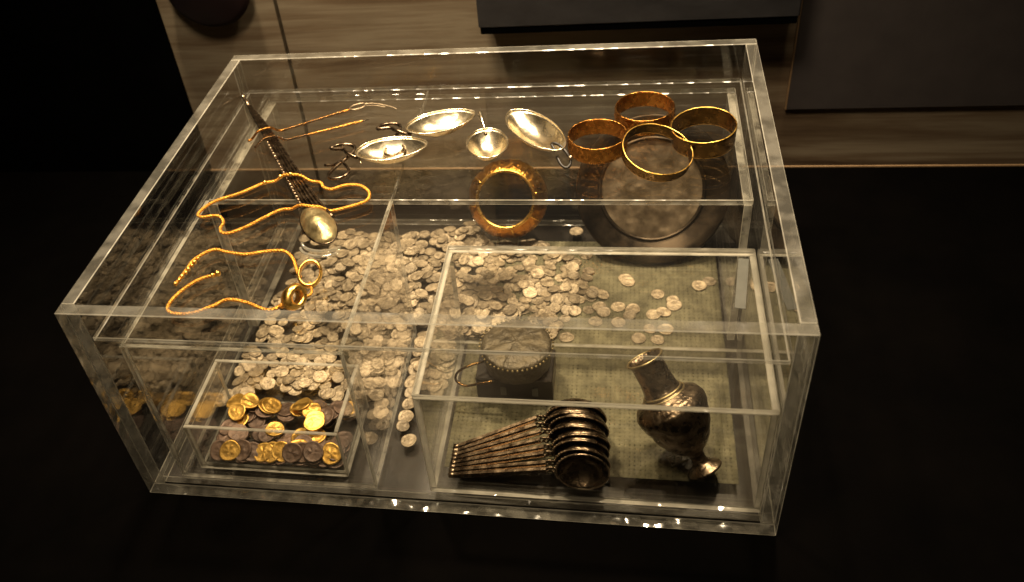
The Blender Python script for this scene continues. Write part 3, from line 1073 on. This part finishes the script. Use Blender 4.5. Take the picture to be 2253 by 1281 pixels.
# ------------------------------------------------------------------ fan of ladles in the wide box
lab = ['front ladle of the dark fan, its black hollow bowl facing out', 'second ladle of the dark fan, nested behind the front bowl', 'third ladle of the dark fan counted from the hollow front bowl', 'fourth ladle of the dark fan counted from the hollow front bowl',
       'fifth ladle of the dark fan counted from the hollow front bowl', 'sixth ladle of the dark fan counted from the hollow front bowl', 'seventh ladle of the dark fan counted from the hollow front bowl', 'rearmost ladle of the dark fan, beside the squat reflection shape']
for k in range(8):
    u = k / 7
    r = 0.0240 + 0.0045 * u
    bx, by = 0.4310 - 0.010 * u ** 1.5 + 0.0014 * math.sin(k * 2.9), 0.0285 + 0.060 * u + 0.0012 * math.sin(k * 4.1)
    ex, ey, ez = 0.3100 + 0.002 * u, 0.0285 + 0.026 * u, 0.0190 + 0.010 * u
    bz = 0.0142 + r * 0.88 + 0.004 * math.sin(u * PI)
    t = thing('ladle', lab[k], 'ladle', (bx, by, 0.0158), (0, 0, 0), 'fan of dark ladles')
    bowl = revolve([(0.0004, 0.0165), (r * 0.45, 0.0142), (r * 0.75, 0.0090), (r * 0.93, 0.0035), (r * 0.97, 0.0), (r, 0.0), (r * 0.96, 0.0038), (r * 0.79, 0.0098), (r * 0.46, 0.0154), (0.0004, 0.0178)], 40)
    RM = Matrix.Translation((0, 0, bz - 0.0134)) @ Matrix.Rotation(math.radians(-93 + 17 * min(1, k / 2) + 2.0 * math.sin(k * 2.3)), 4, 'X') @ Matrix.Rotation(0.04 * math.sin(k * 1.7), 4, 'Y')
    bo = part('bowl', moved(bowl, RM), 'tarnish', t)
    part('rim', moved(tube([(r * math.cos(2 * PI * i / 40), r * math.sin(2 * PI * i / 40), 0) for i in range(40)], 0.0009, 6, True), RM), 'old_bronze', bo)
    jx, jy, jz = -r * 0.95 - 0.010, (ey - by) * 0.16, 0.004 + r * 0.9 - 0.004 * (1 - u)
    E2 = Vector((ex - bx, ey - by, ez - 0.0134))
    ha = part('handle', tube([(jx, jy, jz), tuple(Vector((jx, jy, jz)).lerp(E2, 0.5)), tuple(E2)], lambda s: 0.0031 + 0.0002 * s, 6), 'tarnish', t, False)
    part('handle_end', tube([tuple(E2 + Vector((0.003, 0, 0))), tuple(E2 - Vector((0.002, 0, 0))), tuple(E2 - Vector((0.005, 0, 0)))], lambda s: 0.0028, 8), 'old_bronze', ha)
    part('scroll', tube([(jx + 0.0095 * (1 - q / 14) + 0.0035 * math.cos(q * 0.9), jy + 0.001, jz + 0.0032 * math.sin(q * 0.9)) for q in range(15)], 0.0012, 6), 'tarnish', ha)
    bd = []
    for q in range(9):
        a = PI - 0.9 + 0.16 * q
        p = RM @ Vector((r * 1.03 * math.cos(a), -r * 1.03 * math.sin(a), -0.0006))
        bd.append(ball(p, 0.0013, 4))
    part('beading', merge(*bd), 'old_bronze', bo)

# ------------------------------------------------------------------ tilted vase
F0 = Vector((0.5400, 0.0480, 0.0272))
F1 = Vector((0.4840, 0.0960, 0.1190))
vd = F1 - F0
vl = vd.length
va = thing('silver_flask', 'engraved dark silver flask with flared foot and a narrow neck shaped from a reflection, tilted in the ladle box', 'flask', F0)
va.rotation_mode = 'QUATERNION'
va.rotation_quaternion = Vector((0, 0, 1)).rotation_difference(vd.normalized())


def leafy(r, z, a):
    w = max(0, min(1, (z / vl - 0.22) * 8)) * max(0, min(1, (0.58 - z / vl) * 8))
    return r + 0.0007 * w * (math.sin(9 * a + 60 * z) * math.sin(260 * z) + 0.6 * math.sin(13 * a - 190 * z)), z


ft = part('foot', revolve([(0.0150, -0.0012), (0.0168, 0.0), (0.0160, 0.0016), (0.0100, 0.0048), (0.0070, 0.0095), (0.0066, 0.0150), (0.0085, 0.0200)], 48), 'flask', va)
part('foot_plate', revolve([(0.0002, 0.0012), (0.0100, 0.0010), (0.0150, -0.0010)], 40), 'block', ft)
bp = [(0.0080, 0.0195), (0.0145, 0.0235), (0.0205, 0.0310), (0.0255, 0.0410), (0.0295, 0.0520), (0.0325, 0.0620), (0.0330, 0.0680), (0.0300, 0.0740), (0.0225, 0.0785), (0.0180, 0.0815), (0.0160, 0.0870), (0.0150, 0.0960), (0.0148, vl - 0.006), (0.0170, vl)]  # neck end of the profile is built up from a ghost reflection
fine = []
for (r0, z0), (r1, z1) in zip(bp[:-1], bp[1:]):
    for q in range(4):
        fine.append((r0 + (r1 - r0) * q / 4, z0 + (z1 - z0) * q / 4))
fine.append(bp[-1])
fine += [(0.0155, vl - 0.0003), (0.0132, vl - 0.006), (0.0132, 0.0870), (0.0140, 0.0700)]
vb = part('body', revolve(fine, 72, leafy), 'flask', va)
for zz, rr in ((0.0800, 0.0195), (0.0830, 0.0176), (vl - 0.0003, 0.0166)):
    part('rim', tube([(rr * math.cos(2 * PI * i / 48), rr * math.sin(2 * PI * i / 48), zz) for i in range(48)], 0.0012, 6, True), 'olive_silver', vb)
prop = thing('flask_prop', 'small clear acrylic block propping the tilted flask', 'prop', (0.517, 0.066, 0.0160), (0, 0, 0.5))
pane('post', prop, -0.004, 0.004, -0.003, 0.003, 0.0, 0.030, 'edge_thin')
pane('foot', prop, -0.009, 0.009, -0.006, 0.006, -0.0002, 0.0028, 'edge_thin')

# ------------------------------------------------------------------ ghost reflection built as squat vessel and dark block
st = thing('dark_block', 'low dark rectangular block built from a ghost reflection, under its squat upper shape', 'block', (0.358, 0.147, 0.0160))
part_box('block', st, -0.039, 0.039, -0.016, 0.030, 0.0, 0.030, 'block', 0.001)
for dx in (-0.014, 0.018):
    part_box('reflected_spot', st, dx, dx + 0.006, -0.0175, -0.0162, 0.008, 0.020, 'frost', 0.0003)  # pale plates for the bright spots of the ghost reflection
po = thing('reflected_pot', 'ghost reflection built as a squat domed vessel with beaded edge and wire on the dark block', 'pot_reflection', (0.360, 0.155, 0.0462))
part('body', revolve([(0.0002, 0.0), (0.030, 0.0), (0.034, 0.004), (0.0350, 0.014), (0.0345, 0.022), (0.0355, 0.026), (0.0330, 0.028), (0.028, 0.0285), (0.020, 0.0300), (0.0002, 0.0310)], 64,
                     lambda r, z, a: (r + 0.0006 * noise.noise((r * 120 * math.cos(a), r * 120 * math.sin(a), z * 120)), z + 0.0022 * noise.noise((r * 140 * math.cos(a), r * 140 * math.sin(a), 2.0)))), 'reflected_silver', po)
part('reflected_beading', merge(*[ball((0.0370 * math.cos(2 * PI * i / 48), 0.0370 * math.sin(2 * PI * i / 48), 0.0262), 0.0013, 4) for i in range(48)]), 'olive_silver', po)
part('reflected_wire', tube(catmull([(-0.033, -0.012, 0.012), (-0.046, -0.020, 0.014), (-0.058, -0.024, 0.008), (-0.060, -0.028, 0.000), (-0.050, -0.032, -0.003), (-0.036, -0.032, 0.001), (-0.022, -0.031, 0.004)], 8), 0.0013, 7), 'dark_gold', po)
